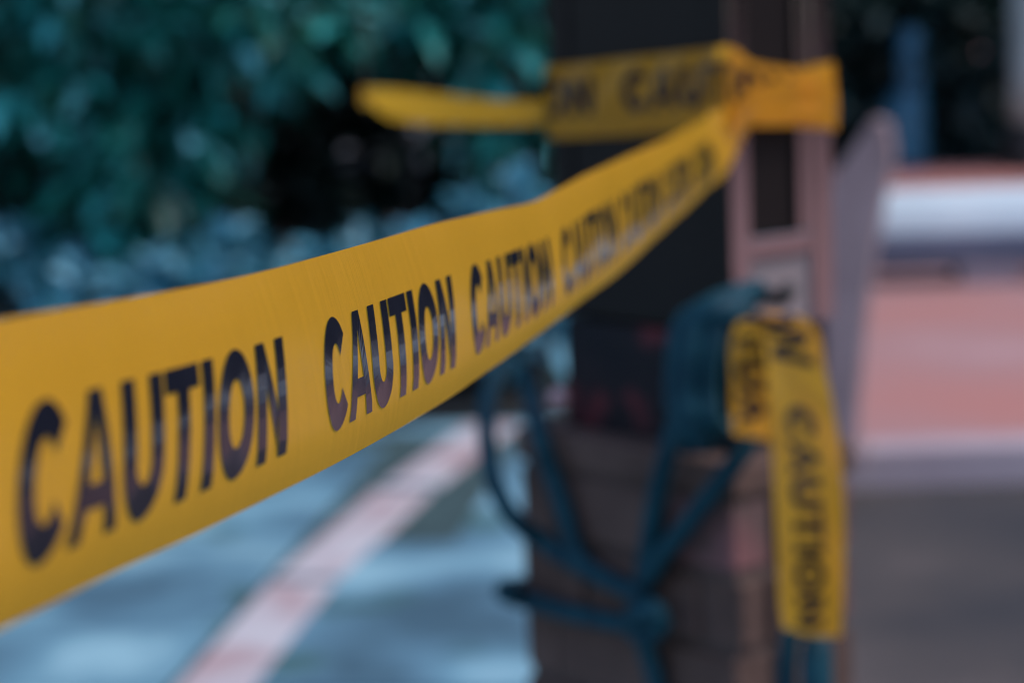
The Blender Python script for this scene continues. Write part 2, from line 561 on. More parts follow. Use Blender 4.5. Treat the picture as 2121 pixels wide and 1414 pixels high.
pier = thing('brick_pier', 'low weathered brick pier under the black pillar, lashed with teal rope', 'pier', (cen.x, cen.y, 0))
ov = .035
prism('mortar_core', rect(-ov + .008, wl + ov - .008, -ov + .008, wr - .020), -.02, Z_PLINTH - .035, 'mortar', pier)
prism('coping', rect(-ov, wl + ov, -ov, wr - .010), Z_PLINTH - .035, Z_PLINTH, 'brick', pier, .006)
ncourse = int((Z_PLINTH - .037) / .075)
hc = (Z_PLINTH - .037) / ncourse
A0, A1, B0, B1 = -ov, wl + ov, -ov, wr - .012
bmeshes = {}
def brick_mesh(L, D, Hh, mat):
    k = (round(L, 4), mat)
    if k not in bmeshes:
        bm = bmesh.new()
        bmesh.ops.create_cube(bm, size=1)
        for v in bm.verts:
            v.co = Vector((v.co.x * L, v.co.y * D, v.co.z * Hh))
        bmesh.ops.bevel(bm, geom=bm.edges[:], offset=.003, segments=1, affect='EDGES')
        me = bpy.data.meshes.new('brick')
        bm.to_mesh(me)
        bm.free()
        me.materials.append(M[mat])
        bmeshes[k] = me
    return bmeshes[k]
def place_brick(center, direction, L, z, mat):
    o = link('brick', brick_mesh(L, .05, hc - .011, mat), None, pier)
    o.location = (center.x, center.y, z)
    o.rotation_euler.z = math.atan2(direction.y, direction.x)
    return o
for c in range(ncourse):
    z = (c + .5) * hc
    for (p0, p1, n_in) in ((pc(A0, B0), pc(A1, B0), ur), (pc(A1, B0), pc(A1, B1), -ul), (pc(A1, B1), pc(A0, B1), -ur), (pc(A0, B1), pc(A0, B0), ul)):
        d = (p1 - p0)
        Lf = d.length
        d.normalize()
        full = .215
        # each face runs from its own corner to 5 cm short of the next, so corners interlock
        if c % 2:
            t0, t1 = .052, Lf
        else:
            t0, t1 = 0, Lf - .052
        cuts = [t0, t0 + (t1 - t0) * (.62 if c % 2 else .38), t1]
        for u0, u1 in zip(cuts, cuts[1:]):
            ctr = p0 + d * ((u0 + u1) / 2) + n_in * (.0265 - random.uniform(0, .002))
            place_brick(ctr, d, round(u1 - u0 - .010, 3), z, 'brick_pink' if random.random() < .10 else 'brick')

pil = thing('framed_pillar', 'black paneled pillar with grey steel frame standing on brick pier', 'pillar', (cen.x, cen.y, Z_PLINTH))
prism('skirt', rect(.006, wl - .006, .006, wr - .006), Z_PLINTH, Z_SKIRT - .004, 'skirt', pil)
prism('panel_core', rect(.02, wl - .02, .02, wr - .02), Z_SKIRT - .004, Z_TOP - .02, 'black_panel', pil)
cw, th = .030, .004
def corner_post(a, b_, da, db):
    pts = [pc(a, b_), pc(a + da * cw, b_), pc(a + da * cw, b_ + db * th), pc(a + da * th, b_ + db * th), pc(a + da * th, b_ + db * cw), pc(a, b_ + db * cw)]
    prism('corner_post', pts, Z_SKIRT, Z_TOP, 'steel' if a == 0 else 'black_panel', pil, .0012)
prism('corner_post', [pc(0, .001), pc(cw, .001), pc(cw, th), pc(.001, th)], Z_SKIRT, Z_TOP, 'black_panel', pil, .0008)
prism('corner_post', [pc(0, th + .0005), pc(th, th + .0005), pc(th, cw), pc(0, cw)], Z_SKIRT, Z_TOP, 'steel', pil, .0008)
corner_post(wl, wr, -1, -1)
corner_post(0, wr, 1, -1)
corner_post(wl, 0, -1, 1)
# panels: long black one on the left face, framed black one above a grey one on the right face
def panel(name, face, t0, t1, z0, z1, depth, mat):
    if face == 'L':
        pts = rect(t0, t1, depth, .021)
    else:
        pts = rect(depth, .021, t0, t1)
    prism(name, pts, z0, z1, mat, pil, .001)
panel('side_panel', 'L', cw + .002, wl - .004, Z_SKIRT + .004, Z_TOP - .02, .003, 'black_panel')
panel('upper_panel', 'R', cw + .002, wr - .048, Z_RAIL1 + .002, Z_TOP - .02, .009, 'black_panel')
panel('bottom_rail', 'R', cw + .001, wr - cw - .001, Z_RAIL0, Z_RAIL1, .001, 'steel')
panel('side_stile', 'R', wr - .047, wr - cw - .001, Z_RAIL1 + .001, Z_TOP - .02, .002, 'steel')
panel('lower_panel', 'R', cw + .002, wr - cw - .002, Z_SKIRT - .02, Z_RAIL0 - .002, .006, 'grey_panel')
prism('cap', rect(-.012, wl + .012, -.012, wr + .012), Z_TOP, Z_TOP + .02, 'steel', pil, .003)
for (px, py) in ((1150, 826),):
    p = on_plane(px, py, C0, nL)
    bm = bmesh.new()
    bmesh.ops.create_uvsphere(bm, u_segments=12, v_segments=8, radius=.011)
    o = from_bm('bolt_head', bm, 'bolt', pil, True)
    o.location = p - nL * .004

# ------------------------------------------------------------------ the strung caution tape
TOP = [(0, 662), (150, 636), (300, 612), (440, 586), (560, 558), (690, 523), (800, 492), (900, 463), (1000, 440), (1060, 428), (1106, 419), (1212, 361), (1290, 326), (1371, 292), (1451, 250), (1530, 200)]
BOT = [(0, 1312), (150, 1240), (292, 1169), (400, 1121), (497, 1071), (675, 980), (864, 875), (960, 815), (1042, 756), (1159, 668), (1286, 572), (1424, 440), (1480, 385), (1530, 300)]
ta, tb_ = -.2372, .191
def solve_z(Y, table, z0, tl=0.0):
    P = Vector((ta + tb_ * Y + .982 * tl, Y - .188 * tl, z0))
    for _ in range(30):
        x, y = project(P)
        P.z += (y - lerp_table(table, x)) * (P - EYE).dot(FWD) / F
    return P.z
TILT = [(.6, .0105), (.84, .011), (1.1, .011), (1.4, .011), (2.0, .009), (2.35, .004)]
LEAN = [(.6, .0165), (.72, .0125), (.84, .008), (1.1, .0075), (1.4, .007), (2.0, .004), (2.35, .001)]
Yend = 2.345
ys = []
y = -1.9
while y < Yend:
    ys.append(y)
    y += .012 if y > .4 else .05
ys.append(Yend)
zt, zb = {}, {}
for Y in ys:
    if Y >= .585:
        zt[Y], zb[Y] = solve_z(Y, TOP, 1.28), solve_z(Y, BOT, 1.2, lerp_table(TILT, Y))
y0 = min(zt)
def smooth(d, k):
    ks = sorted(d)
    for _ in range(k):
        vals = [d[q] for q in ks]
        for i in range(1, len(ks) - 1):
            d[ks[i]] = .25 * vals[i - 1] + .5 * vals[i] + .25 * vals[i + 1]
smooth(zt, 4)
smooth(zb, 4)
y9 = min(zt, key=lambda q: abs(q - y0 - .06))
gt, gb = (zt[y9] - zt[y0]) / (y9 - y0), (zb[y9] - zb[y0]) / (y9 - y0)
tdir = Vector((tb_, 1, 0)).normalized()
tn = Vector((tdir.y, -tdir.x, 0))                   # faces the camera side
rows = []
for Y in ys:
    if Y in zt:
        a, b_ = zt[Y], zb[Y]
    else:
        dY = y0 - Y
        soft = .25 * (1 - math.exp(-dY / .25))
        a, b_ = zt[y0] - gt * soft, zb[y0] - gb * soft
    base = Vector((ta + tb_ * Y, Y, 0))
    row = []
    for j in range(13):
        v = j / 12
        off = .0035 * (1 - (2 * v - 1) ** 2) + v * lerp_table(TILT, max(Y, .6)) - .05 * max(0, v - .75) ** 2
        off += .00025 * math.sin(Y * 17 + v * 5) + .00012 * math.sin(Y * 41 + v * 9)
        if Y > 2.05:                                 # gathered where it is tied to the pillar
            q = (Y - 2.05) / (Yend - 2.05)
            off += .007 * q * q * max(0, v - .45) / .55 + .004 * q * math.sin(v * 9 + Y * 30)
        row.append(base + tn * off + Vector((0, 0, a + (b_ - a) * v)))
    rows.append(row)
for (x_, yt_, yb_, of_) in [(1552, 186, 262, .020), (1572, 176, 262, .016), (1600, 170, 262, .013), (1640, 166, 262, .011), (1690, 164, 265, .010)]:
    pa, pb = on_plane(x_, yt_, C0 + nR * of_, nR), on_plane(x_ + 4, yb_, C0 + nR * of_, nR)
    rows.append([pa.lerp(pb, j / 12) + nR * .0015 * math.sin(j * .9 + x_) for j in range(13)])
t_near = thing('caution_tape', 'long yellow caution tape stretched from the foreground to the black pillar', 'caution tape', rows[0][12], 'caution tapes')
rb = Ribbon(rows)
rb.mesh('film', t_near)
def s_of_px(x):
    best = min(range(rb.n), key=lambda i: abs(project(rb.rows[i][6])[0] - x) if .3 < rb.rows[i][6].y and i < len(ys) else 1e9)
    return rb.s[best]
s1 = s_of_px(42)
pitch_w = .272
sgn = 1 if rb.normal(s1, .5).dot(tn) > 0 else -1
for k in range(int(s1 / pitch_w), 0, -1):
    rb.words([s1 - pitch_w * k], .30, .815, t_near, side=sgn, shear=.0169)
for xa, xb in ((42, 583), (662, 934), (967, 1139), (1160, 1276), (1287, 1366), (1376, 1430), (1438, 1476)):
    sa, sb = s_of_px(xa), s_of_px(xb)
    rb.words([sa], .30, .815, t_near, side=sgn, scale=(sb - sa) / (WORD_W * CAP), shear=.0169)

# the post behind the camera that holds its near end
sp = rows[0][6]
st_ = thing('tape_stanchion', 'slim dark iron stanchion holding the near end of the tape', 'stanchion', (sp.x, sp.y - .02, 0))
v, f = tube_geo([Vector((sp.x - .02, sp.y - .02, z)) for z in (.02, .5, 1.0, 1.45)], .018, 14)
pydata('pole', v, f, 'iron', st_, True)
v, f = tube_geo([Vector((sp.x - .02, sp.y - .02, z)) for z in (0, .012, .026, .04)], [.16, .16, .15, .03], 28)
pydata('base', v, f, 'iron', st_, False)

# ------------------------------------------------------------------ tape wrapped round the pillar
def face_pt(x, y, face, off):
    n = nL if face == 'L' else nR
    return on_plane(x, y, C0 + n * off, n)
secs = []
for (x, yt, yb) in [(1145, 137, 288), (1200, 132, 286), (1260, 125, 283), (1320, 118, 279), (1380, 112, 275), (1440, 105, 270), (1485, 99, 266)]:
    secs.append((face_pt(x, yt, 'L', .004), face_pt(x + 5, yb, 'L', .004)))
secs.append((face_pt(1508, 96, 'L', .010) , face_pt(1512, 262, 'L', .008)))
for (x, yt, yb, o1) in [(1530, 106, 256, .012), (1560, 128, 254, .007), (1610, 137, 258, .005), (1660, 143, 262, .004), (1700, 134, 266, .006), (1726, 131, 270, .004)]:
    secs.append((face_pt(x, yt, 'R', o1), face_pt(x + 9, yb, 'R', .004)))
top_p, bot_p = catmull([q[0] for q in secs], 8), catmull([q[1] for q in secs], 8)
# tuck both ends round the back of the pillar
def tuck(p, corner, n, d):
    return [Vector((corner.x, corner.y, p.z)) + d * .004 + n * .002, Vector((corner.x, corner.y, p.z)) + d * .005 - n * .03, Vector((corner.x, corner.y, p.z)) + d * .004 - n * .10]
tl, bl = tuck(top_p[0], LC, nL, ul), tuck(bot_p[0], LC, nL, ul)
tr_, br_ = tuck(top_p[-1], pc(0, wr), nR, ur), tuck(bot_p[-1], pc(0, wr), nR, ur)
top_p = tl[::-1] + top_p + tr_
bot_p = bl[::-1] + bot_p + br_
rows2 = []
for i, (a, b_) in enumerate(zip(top_p, bot_p)):
    nn = nL if i < 62 else nR
    rows2.append([a.lerp(b_, j / 8) + nn * (.0012 * math.sin(j / 8 * math.pi) + .0008 * math.sin(i * .5 + j)) for j in range(9)])
t_wrap = thing('caution_tape', 'caution tape wound tight round the black pillar at its tied corner', 'caution tape', rows2[60][8], 'caution tapes')
rb2 = Ribbon(rows2)
rb2.mesh('film', t_wrap)
def s2_of_px(x):
    return rb2.s[min(range(3, rb2.n - 3), key=lambda i: abs(project(rb2.rows[i][4])[0] - x))]
sC = s2_of_px(1292)
sd = 1 if rb2.normal(sC, .5).dot(nL) > 0 else -1
rb2.words([sC - .045 - WORD_W * CAP * 1.12, sC], .17, .70, t_wrap, side=sd, scale=1.12, off=.0008)

# ------------------------------------------------------------------ the run that leaves the pillar towards the shrubs
runs = [(1160, 208, 260, 2.57, .03), (1128, 208, 260, 2.62, .035), (1090, 208, 261, 2.72, .034), (1040, 207, 261, 2.86, .032), (980, 203, 260, 3.04, .03), (910, 195, 258, 3.26, .026), (850, 188, 254, 3.5, .022), (800, 184, 242, 3.74, .012), (768, 184, 218, 3.90, 0)]
tp = catmull([at(x, a, d + k) for x, a, b_, d, k in runs], 6)
bp = catmull([at(x, b_, d - k) for x, a, b_, d, k in runs], 6)
rows3 = [[a.lerp(b_, j / 6) for j in range(7)] for a, b_ in zip(tp, bp)]
end = rows3[-1]
ctr = Vector((end[3].x - .004, end[3].y + .012, 0))
for ang in range(20, 200, 30):                      # the turn round the stake
    r_ = Vector((math.sin(math.radians(ang)) * -.012, -.012 * math.cos(math.radians(ang)), 0))
    rows3.append([Vector((ctr.x + r_.x, ctr.y + r_.y, p.z)) for p in end])
t_far = thing('caution_tape', 'short bright yellow tape run in front of the shrubs, left of the pillar', 'caution tape', end[6], 'caution tapes')
rb3 = Ribbon(rows3)
rb3.mesh('film', t_far)
# ------------------------------------------------------------------ rope hank, lashing and the tape loop hung over it
def pier_pt(x, y, off=.014):
    pL = pc(-ov, -ov)
    n = nL
    p = on_plane(x, y, pL + nL * off, nL)
    if (p - pL).dot(ul) < 0:
        p = on_plane(x, y, pL + nR * off, nR)
    return p
def pil_pt(x, y, off=.02):
    p = on_plane(x, y, C0 + nL * off, nL)
    if (p - C0).dot(ul) < 0:
        p = on_plane(x, y, C0 + nR * off, nR)
    return p
hook_p = pil_pt(1560, 612, .0)
hank = thing('rope_hank', 'hank of thick teal rope hanging from a peg on the pillar corner', 'rope', (hook_p.x, hook_p.y, hook_p.z))
v, f = tube_geo([hook_p - nR * .02, hook_p + nR * .02, hook_p + nR * .04, hook_p + nR * .05 + Vector((0, 0, .012))], .008, 10)
pydata('peg', v, f, 'iron', hank, True)
for k in range(6):
    dx = (-1, -.5, 0, .45, .9, 1.3)[k]
    d = 2.30 - .018 * (k % 3)
    lx = 1402 + 14 * k + random.uniform(-4, 4)
    pts = [at(1572 - 3 * k, 600 + 4 * k, 2.36), at(1545, 602 + 3 * k, 2.34), at(1480 + 8 * k, 628 + 3 * k, d), at(lx + 14, 668, d), at(lx, 730, d), at(lx - 5, 810, d + .01), at(lx + 3, 880 + random.uniform(-25, 20), d + .01),
           at(lx + 26, 905 + random.uniform(-20, 20), d + .03), at(lx + 46, 850, d + .04), at(lx + 40, 740, d + .03), at(1545, 640, 2.35)]
    tube('rope_strand', pts, .0105, 'rope', hank, 8, 12, 3)
lash = thing('rope_lashing', 'dark teal rope lashed around the brick pier and knotted at its front', 'rope', tuple(pier_pt(1330, 1414)))
strands = [
    [pil_pt(1405, 860, .03), pier_pt(1385, 930, .03), pier_pt(1362, 1020, .02), pier_pt(1345, 1120), pier_pt(1332, 1210), pier_pt(1330, 1300, .02), pier_pt(1348, 1370), pier_pt(1362, 1430), pier_pt(1368, 1520)],
    [pier_pt(1352, 1292, .02), pier_pt(1300, 1292), pier_pt(1200, 1272), pier_pt(1120, 1250), pier_pt(1075, 1238), at(1048, 1228, 2.55), at(1052, 1216, 2.64), at(1120, 1212, 2.72)],
    [pier_pt(1335, 1235, .02), pier_pt(1270, 1205), pier_pt(1190, 1165), pier_pt(1120, 1118, .02), at(1062, 1070, 2.52), at(1028, 1010, 2.54), at(1012, 950, 2.58), at(1008, 890, 2.62), at(1012, 820, 2.66), at(1040, 760, 2.7)],
    [pil_pt(1085, 760, .012), pil_pt(1100, 820, .015), pier_pt(1118, 900, .02), pier_pt(1142, 980), pier_pt(1172, 1070), pier_pt(1198, 1150), pier_pt(1240, 1195)],
    [pier_pt(1560, 905, .03), pier_pt(1520, 960, .02), pier_pt(1470, 1025, .02), pier_pt(1420, 1090, .02), pier_pt(1370, 1150, .02), pier_pt(1340, 1205, .02)],
]
for sidx, pts in enumerate(strands):
    tube('rope_strand', pts, .0108, 'rope', lash, 10, 12, 3)
kn = [pier_pt(1312, 1262, .03), pier_pt(1352, 1258, .045), pier_pt(1368, 1292, .04), pier_pt(1340, 1316, .045), pier_pt(1310, 1300, .04), pier_pt(1322, 1270, .05), pier_pt(1356, 1280, .05)]
tube('knot', kn, .0105, 'rope', lash, 10, 12, 3)

loop_s = [((1518, 900), (1596, 912), 2.245, 2.27), ((1516, 850), (1597, 858), 2.245, 2.27), ((1514, 790), (1598, 798), 2.243, 2.262), ((1512, 730), (1600, 738), 2.24, 2.25), ((1518, 688), (1608, 684), 2.24, 2.235),
          ((1536, 662), (1648, 655), 2.235, 2.212), ((1566, 670), (1690, 682), 2.228, 2.20), ((1584, 722), (1708, 752), 2.23, 2.19), ((1592, 800), (1724, 830), 2.22, 2.19),
          ((1598, 900), (1738, 915), 2.21, 2.19), ((1603, 1010), (1747, 1010), 2.205, 2.19), ((1608, 1120), (1750, 1120), 2.205, 2.20), ((1613, 1230), (1747, 1228), 2.21, 2.21), ((1622, 1300), (1742, 1318), 2.22, 2.215)]
lp_, rp_ = catmull([at(*a, z1) for a, b_, z1, z2 in loop_s], 6), catmull([at(*b_, z2) for a, b_, z1, z2 in loop_s], 6)
rows4 = []
for i, (a, b_) in enumerate(zip(lp_, rp_)):
    nn = (b_ - a).cross((lp_[min(i + 1, len(lp_) - 1)] - lp_[max(i - 1, 0)])).normalized()
    if nn.dot(EYE - a) < 0:
        nn = -nn
    if i < 26:
        nn = nn * .3
    rows4.append([b_.lerp(a, j / 10) + nn * (.006 * math.sin(j / 10 * math.pi) + .0012 * math.sin(i * .45 + j * .8)) for j in range(11)])
t_loop = thing('caution_tape', 'loose yellow caution tape end hanging over the rope hank beside the pillar', 'caution tape', tuple(rows4[30][5]), 'caution tapes')
rb4 = Ribbon(rows4)
rb4.mesh('film', t_loop)
sF = rb4.s[min(range(40, rb4.n), key=lambda i: abs(project(rb4.rows[i][5])[1] - 848))]
side4 = 1 if rb4.normal(sF + .05, .5).dot(EYE - rb4.point(sF + .05, .5)) > 0 else -1
for sd4 in (side4, -side4):  # oversized print on both sides also stands in for the flap's shade
    rb4.words([sF - pitch_w * .92], .16, .86, t_loop, side=sd4, scale=.90, off=.0008)
rb4.words([sF], .31, .73, t_loop, side=side4, scale=.88, off=.0008)
tails = thing('rope_tails', 'two loose teal rope ends dangling below the hanging tape end', 'rope', tuple(at(1690, 1420, 2.3)))
tube('rope_end', [at(1700, 1290, 2.26), at(1694, 1330, 2.255), at(1692, 1380, 2.25), at(1694, 1440, 2.25), at(1700, 1560, 2.26)], [.004 + .011 * min(1, i / 10) for i in range(33)], 'rope', tails, 8, 12, 0)
tube('rope_end', [at(1640, 1290, 2.28), at(1634, 1340, 2.28), at(1630, 1400, 2.28), at(1632, 1460, 2.28), at(1640, 1560, 2.28)], .0095, 'rope', tails, 8, 12, 3)

# ------------------------------------------------------------------ sloped stone post and dark column behind the pillar
def extrude_outline(name, pts, depth, thick, mat, parent=None, bevel=.01):
    front = [at(x, y, depth) for x, y in pts]
    bm = bmesh.new()
    back = Vector((.25, 1, 0)).normalized() * thick
    base = [Vector((p.x, depth, max(p.z, PZ))) for p in front]
    a = [bm.verts.new(p) for p in base]
    b_ = [bm.verts.new(p + back) for p in base]
    n = len(a)
    bm.faces.new(a)
    bm.faces.new(b_[::-1])
    for i in range(n):
        bm.faces.new((a[i], b_[i], b_[(i + 1) % n], a[(i + 1) % n]))
    return from_bm(name, bm, mat, parent, False, bevel)
ZB = on_ground(1760, 1004, PZ).y + .22
post_pts = [(1672, 450), (1722, 372), (1806, 246), (1838, 258), (1850, 330), (1824, 460), (1802, 620), (1790, 780), (1782, 940)]
post_pts += [(1780, 988), (1672, 992)]
bt = thing('stone_post', 'low mauve grey stone post with slanted top at the plaza corner', 'post', (at(1730, 900, ZB).x, ZB, PZ))
extrude_outline('shaft', post_pts, ZB, .12, 'buttress', bt)
foot = at(1726, 900, ZB)
prism('footing', [(foot.x - .10, ZB - .03), (foot.x + .09, ZB - .03), (foot.x + .13, ZB + .16), (foot.x - .06, ZB + .16)], PZ - .01, PZ + .05, 'buttress', bt, .008)

# ------------------------------------------------------------------ white rounded barrier on the plaza
br0 = on_ground(1798, 598, PZ)
dirb = Vector((1, -.02, 0)).normalized()
hb = .33
wb = thing('white_barrier', 'long white rounded barrier lying on the pink plaza', 'barrier', (br0.x, br0.y, PZ))
prof = [(-.19 * math.cos(math.radians(q)), .21 + .165 * math.sin(math.radians(q))) for q in range(-80, 261, 20)]
nb_ = Vector((-dirb.y, dirb.x, 0))
vs, fs = [], []
stations = [(0, .55), (.03, .82), (.09, 1.0), (6, 1.0), (11.9, 1.0), (11.97, .82), (12, .55)]
for L, kx in stations:
    for (a, z) in prof:
        vs.append(br0 + dirb * L + nb_ * (a * kx + .19) + Vector((0, 0, .05 + (z - .05) * (.5 + .5 * kx))))
np_ = len(prof)
for i in range(len(stations) - 1):
    for j in range(np_ - 1):
        a = i * np_ + j
        fs.append((a, a + np_, a + np_ + 1, a + 1))
    fs.append((i * np_, i * np_ + np_ - 1, (i + 1) * np_ + np_ - 1, (i + 1) * np_))
nl = len(stations) - 1
cap_ = [tuple(range(np_)), tuple(range(nl * np_, (nl + 1) * np_))[::-1]]
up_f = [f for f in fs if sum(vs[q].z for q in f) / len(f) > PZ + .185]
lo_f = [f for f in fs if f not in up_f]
def sub(fl):
    used = sorted({q for f in fl for q in f})
    mp = {q: i for i, q in enumerate(used)}
    return [vs[q] for q in used], [tuple(mp[q] for q in f) for f in fl]
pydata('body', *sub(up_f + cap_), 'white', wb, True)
pydata('lower_band', *sub(lo_f), 'blue_grey', wb, True)  # lower faces coloured a darker blue-grey than the body
for L in (.5, 2.6, 4.7, 6.8, 8.9, 11.0):
    c = br0 + dirb * L + nb_ * .19
    pts = [c + dirb * sx * .12 + nb_ * sy * .13 for sx, sy in ((-1, -1), (1, -1), (1, 1), (-1, 1))]
    prism('foot', [(p.x, p.y) for p in pts], PZ - .005, PZ + .075, 'kerb_grey', wb, .006)

# ------------------------------------------------------------------ foliage
def leaf_verts(c, d, up, L, W):
    """A pointed leaf folded along its midrib: six corners, four faces."""
    s_ = d.cross(up).normalized()
    n = s_.cross(d).normalized()
    p = [c, c + d * L * .35 + s_ * W * .5 + n * W * .15, c + d * L * .72 + s_ * W * .38 + n * W * .08 - n * L * .05, c + d * L - n * L * .16,
         c + d * L * .72 - s_ * W * .38 + n * W * .08 - n * L * .05, c + d * L * .35 - s_ * W * .5 + n * W * .15, c + d * L * .4, c + d * L * .74 - n * L * .06]
    f = [(0, 1, 6), (1, 2, 7, 6), (2, 3, 7), (0, 6, 5), (6, 7, 4, 5), (7, 3, 4)]
    return p, f
def rnd_dir(rng):
    while True:
        v = Vector((rng.uniform(-1, 1), rng.uniform(-1, 1), rng.uniform(-1, 1)))
        if .05 < v.length < 1:
            return v.normalized()
def crown_geo(rng, centers, n_twig, per, L, W, droop=.35, hollow=.35):
    """Twigs spread through ellipsoid clumps, each carrying a spray of leaves."""
    vs, fs = [], []
    for (c, r) in centers:
        for _ in range(n_twig):
            d = rnd_dir(rng)
            k = hollow + (1 - hollow) * rng.random() ** .6
            base = c + Vector((d.x * r.x, d.y * r.y, d.z * r.z)) * k
            axis = (d + Vector((0, 0, rng.uniform(-.5, .6)))).normalized()
            for q in range(per):
                a = rnd_dir(rng)
                ld = (axis * .7 + a * .9 + Vector((0, 0, -droop))).normalized()
                up = (Vector((0, 0, 1)) + rnd_dir(rng) * .5).normalized()
                if abs(ld.dot(up)) > .95:
                    continue
                p, f = leaf_verts(base + axis * L * .35 * q / per, ld, up, L * rng.uniform(.65, 1.2), W * rng.uniform(.7, 1.2))
                b0 = len(vs)
                vs += p
                fs += [tuple(i + b0 for i in ff) for ff in f]
    return vs, fs
def shrub(name, label, loc, centers, n_twig, per, L, W, leafmat, group, seed, stems=4, droop=.35, yellow=0):
    rng = random.Random(seed)
    loc = Vector(loc)
    t = thing(name, label, 'shrub', loc, group)
    cs = [(loc + Vector(c), Vector(r)) for c, r in centers]
    vs, fs = crown_geo(rng, cs, n_twig, per, L, W, droop)
    pydata('crown', vs, fs, leafmat, t)
    for k in range(stems):
        c, r = cs[k % len(cs)]
        a = 2 * math.pi * k / stems
        p0 = loc + Vector((math.cos(a) * .05, math.sin(a) * .05, -.05))
        p3 = c + Vector((rng.uniform(-.1, .1), rng.uniform(-.1, .1), r.z * .3))
        p1 = p0.lerp(p3, .35) + Vector((rng.uniform(-.06, .06), rng.uniform(-.06, .06), .1))
        p2 = p0.lerp(p3, .7) + Vector((rng.uniform(-.06, .06), rng.uniform(-.06, .06), .05))
        tube('stem', [p0, p1, p2, p3], [.022 - .014 * i / 18 for i in range(19)], 'bark', t, 6, 8)
    return t
# planting bed
bed = pydata('planting_bed', [(-14, 7.42, .03), (.95, 7.42, .03), (.95, 11, .03), (-14, 11, .03), (-14, 7.42, -.02), (.95, 7.42, -.02), (.95, 11, -.02)], [(0, 1, 2, 3), (4, 5, 1, 0), (5, 6, 2, 1)], 'soil')
tag(bed, kind='structure')
G1 = 'leafy shrubs behind the tape'
def S3(a, b_=None, c=None):
    return (a, b_ or a, c or a)
shr = [
    ('tall leafy shrub filling the far left behind the tape', (-1.55, 8.3, 0), [((0, 0, .95), (.42, .40, .55)), ((-.1, 0, 1.7), (.5, .45, .5)), ((.3, -.15, 1.35), (.3, .28, .3))], 11),
    ('leafy shrub with a dark hollow beside it, above the nearest printed word', (-.95, 8.15, 0), [((-.12, 0, 1.12), (.30, .30, .30)), ((.02, 0, 1.75), (.45, .4, .42)), ((-.25, -.1, .8), (.24, .25, .25)), ((.2, -.1, 1.32), (.22, .22, .16))], 12),
    ('leafy shrub directly behind the short bright tape run', (-.2, 8.5, 0), [((-.02, 0, 1.25), (.22, .3, .16)), ((.15, 0, 1.7), (.5, .4, .45)), ((.28, -.2, 1.0), (.24, .25, .5)), ((-.3, .0, 1.55), (.35, .3, .3))], 13),
    ('leafy shrub mostly hidden behind the black pillar', (.62, 8.5, 0), [((0, 0, .9), (.3, .4, .6)), ((.05, 0, 1.7), (.4, .4, .5))], 14),
]
for lb, loc, cs, sd_ in shr:
    shrub('leafy_shrub', lb, loc, cs, 52, 6, .205, .074, 'leaf', G1, sd_)
for i, (x_, y_, sd_) in enumerate(((-2.6, 8.4, 21), (-3.9, 8.4, 22), (-5.2, 8.5, 23))):
    shrub('leafy_shrub', ('leafy shrub just outside the left end of the row', 'leafy shrub further left along the bed', 'leafy shrub at the far left end of the bed')[i], (x_, y_, 0), [((0, 0, .9), (.65, .45, .6)), ((0, 0, 1.8), (.65, .45, .5))], 60, 6, .15, .055, 'leaf', G1, sd_)
G2 = 'low pale shrubs along the bed edge'
for i, (x_, y_, hgt, wdt, sd_, lb) in enumerate([
        (-1.62, 7.75, .62, .34, 31, 'low pale blue green shrub at the left edge, over the tape'),
        (-1.02, 7.72, .60, .32, 32, 'low pale blue green shrub behind the tape, second from the left edge'),
        (-.48, 7.8, .56, .28, 33, 'low pale blue green shrub below the dark hollow'),
        (.02, 7.8, .66, .28, 34, 'low pale blue green shrub next to the left side of the pillar')]):
    shrub('low_shrub', lb, (x_, y_, 0), [((0, 0, hgt * .62), (wdt, .26, hgt * .42))], 75, 5, .13, .068, 'leaf_pale', G2, sd_, 3, .1)
# dark evergreen mass behind them
G3 = 'dark evergreen bushes behind the leafy shrubs'
for i, x_ in enumerate((-3.4, -2.3, -1.2, -.1)):
    shrub('evergreen_bush', ('dark evergreen bush left of the row', 'dark evergreen bush behind the far left shrub', 'dark evergreen bush showing in the hollow between shrubs', 'dark evergreen bush behind the short bright tape', 'dark evergreen bush hidden behind the pillar')[i],
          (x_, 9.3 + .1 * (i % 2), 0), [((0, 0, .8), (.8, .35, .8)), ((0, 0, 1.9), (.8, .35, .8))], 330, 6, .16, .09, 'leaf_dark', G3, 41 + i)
# sapling standing left of the view; the far tape is tied to its drooping branch
sap = thing('sapling', 'slender sapling whose drooping branch holds the short bright tape run', 'tree', (-1.25, 4.0, 0))
tube('trunk', [Vector((-1.25, 4.0, -.05)), Vector((-1.24, 4.0, .7)), Vector((-1.28, 3.98, 1.4)), Vector((-1.2, 4.0, 2.2))], [.03 - .016 * i / 18 for i in range(19)], 'bark', sap, 6, 10)
tube('branch', [Vector((-1.27, 3.98, 1.3)), Vector((-1.0, 4.0, 1.52)), Vector((-.62, 3.98, 1.62)), Vector((-.34, ctr.y, 1.52)), Vector((ctr.x - .02, ctr.y, 1.40)), Vector((ctr.x, ctr.y, end[6].z - .02))], [.012 - .0095 * i / 40 for i in range(41)], 'bark', sap, 8, 8)
rng_ = random.Random(5)
vs, fs = crown_geo(rng_, [(Vector((-1.2, 4.0, 2.1)), Vector((.35, .35, .4))), (Vector((-.7, 4.0, 1.72)), Vector((.3, .2, .12)))], 26, 5, .13, .05)
pydata('crown', vs, fs, 'leaf', sap)
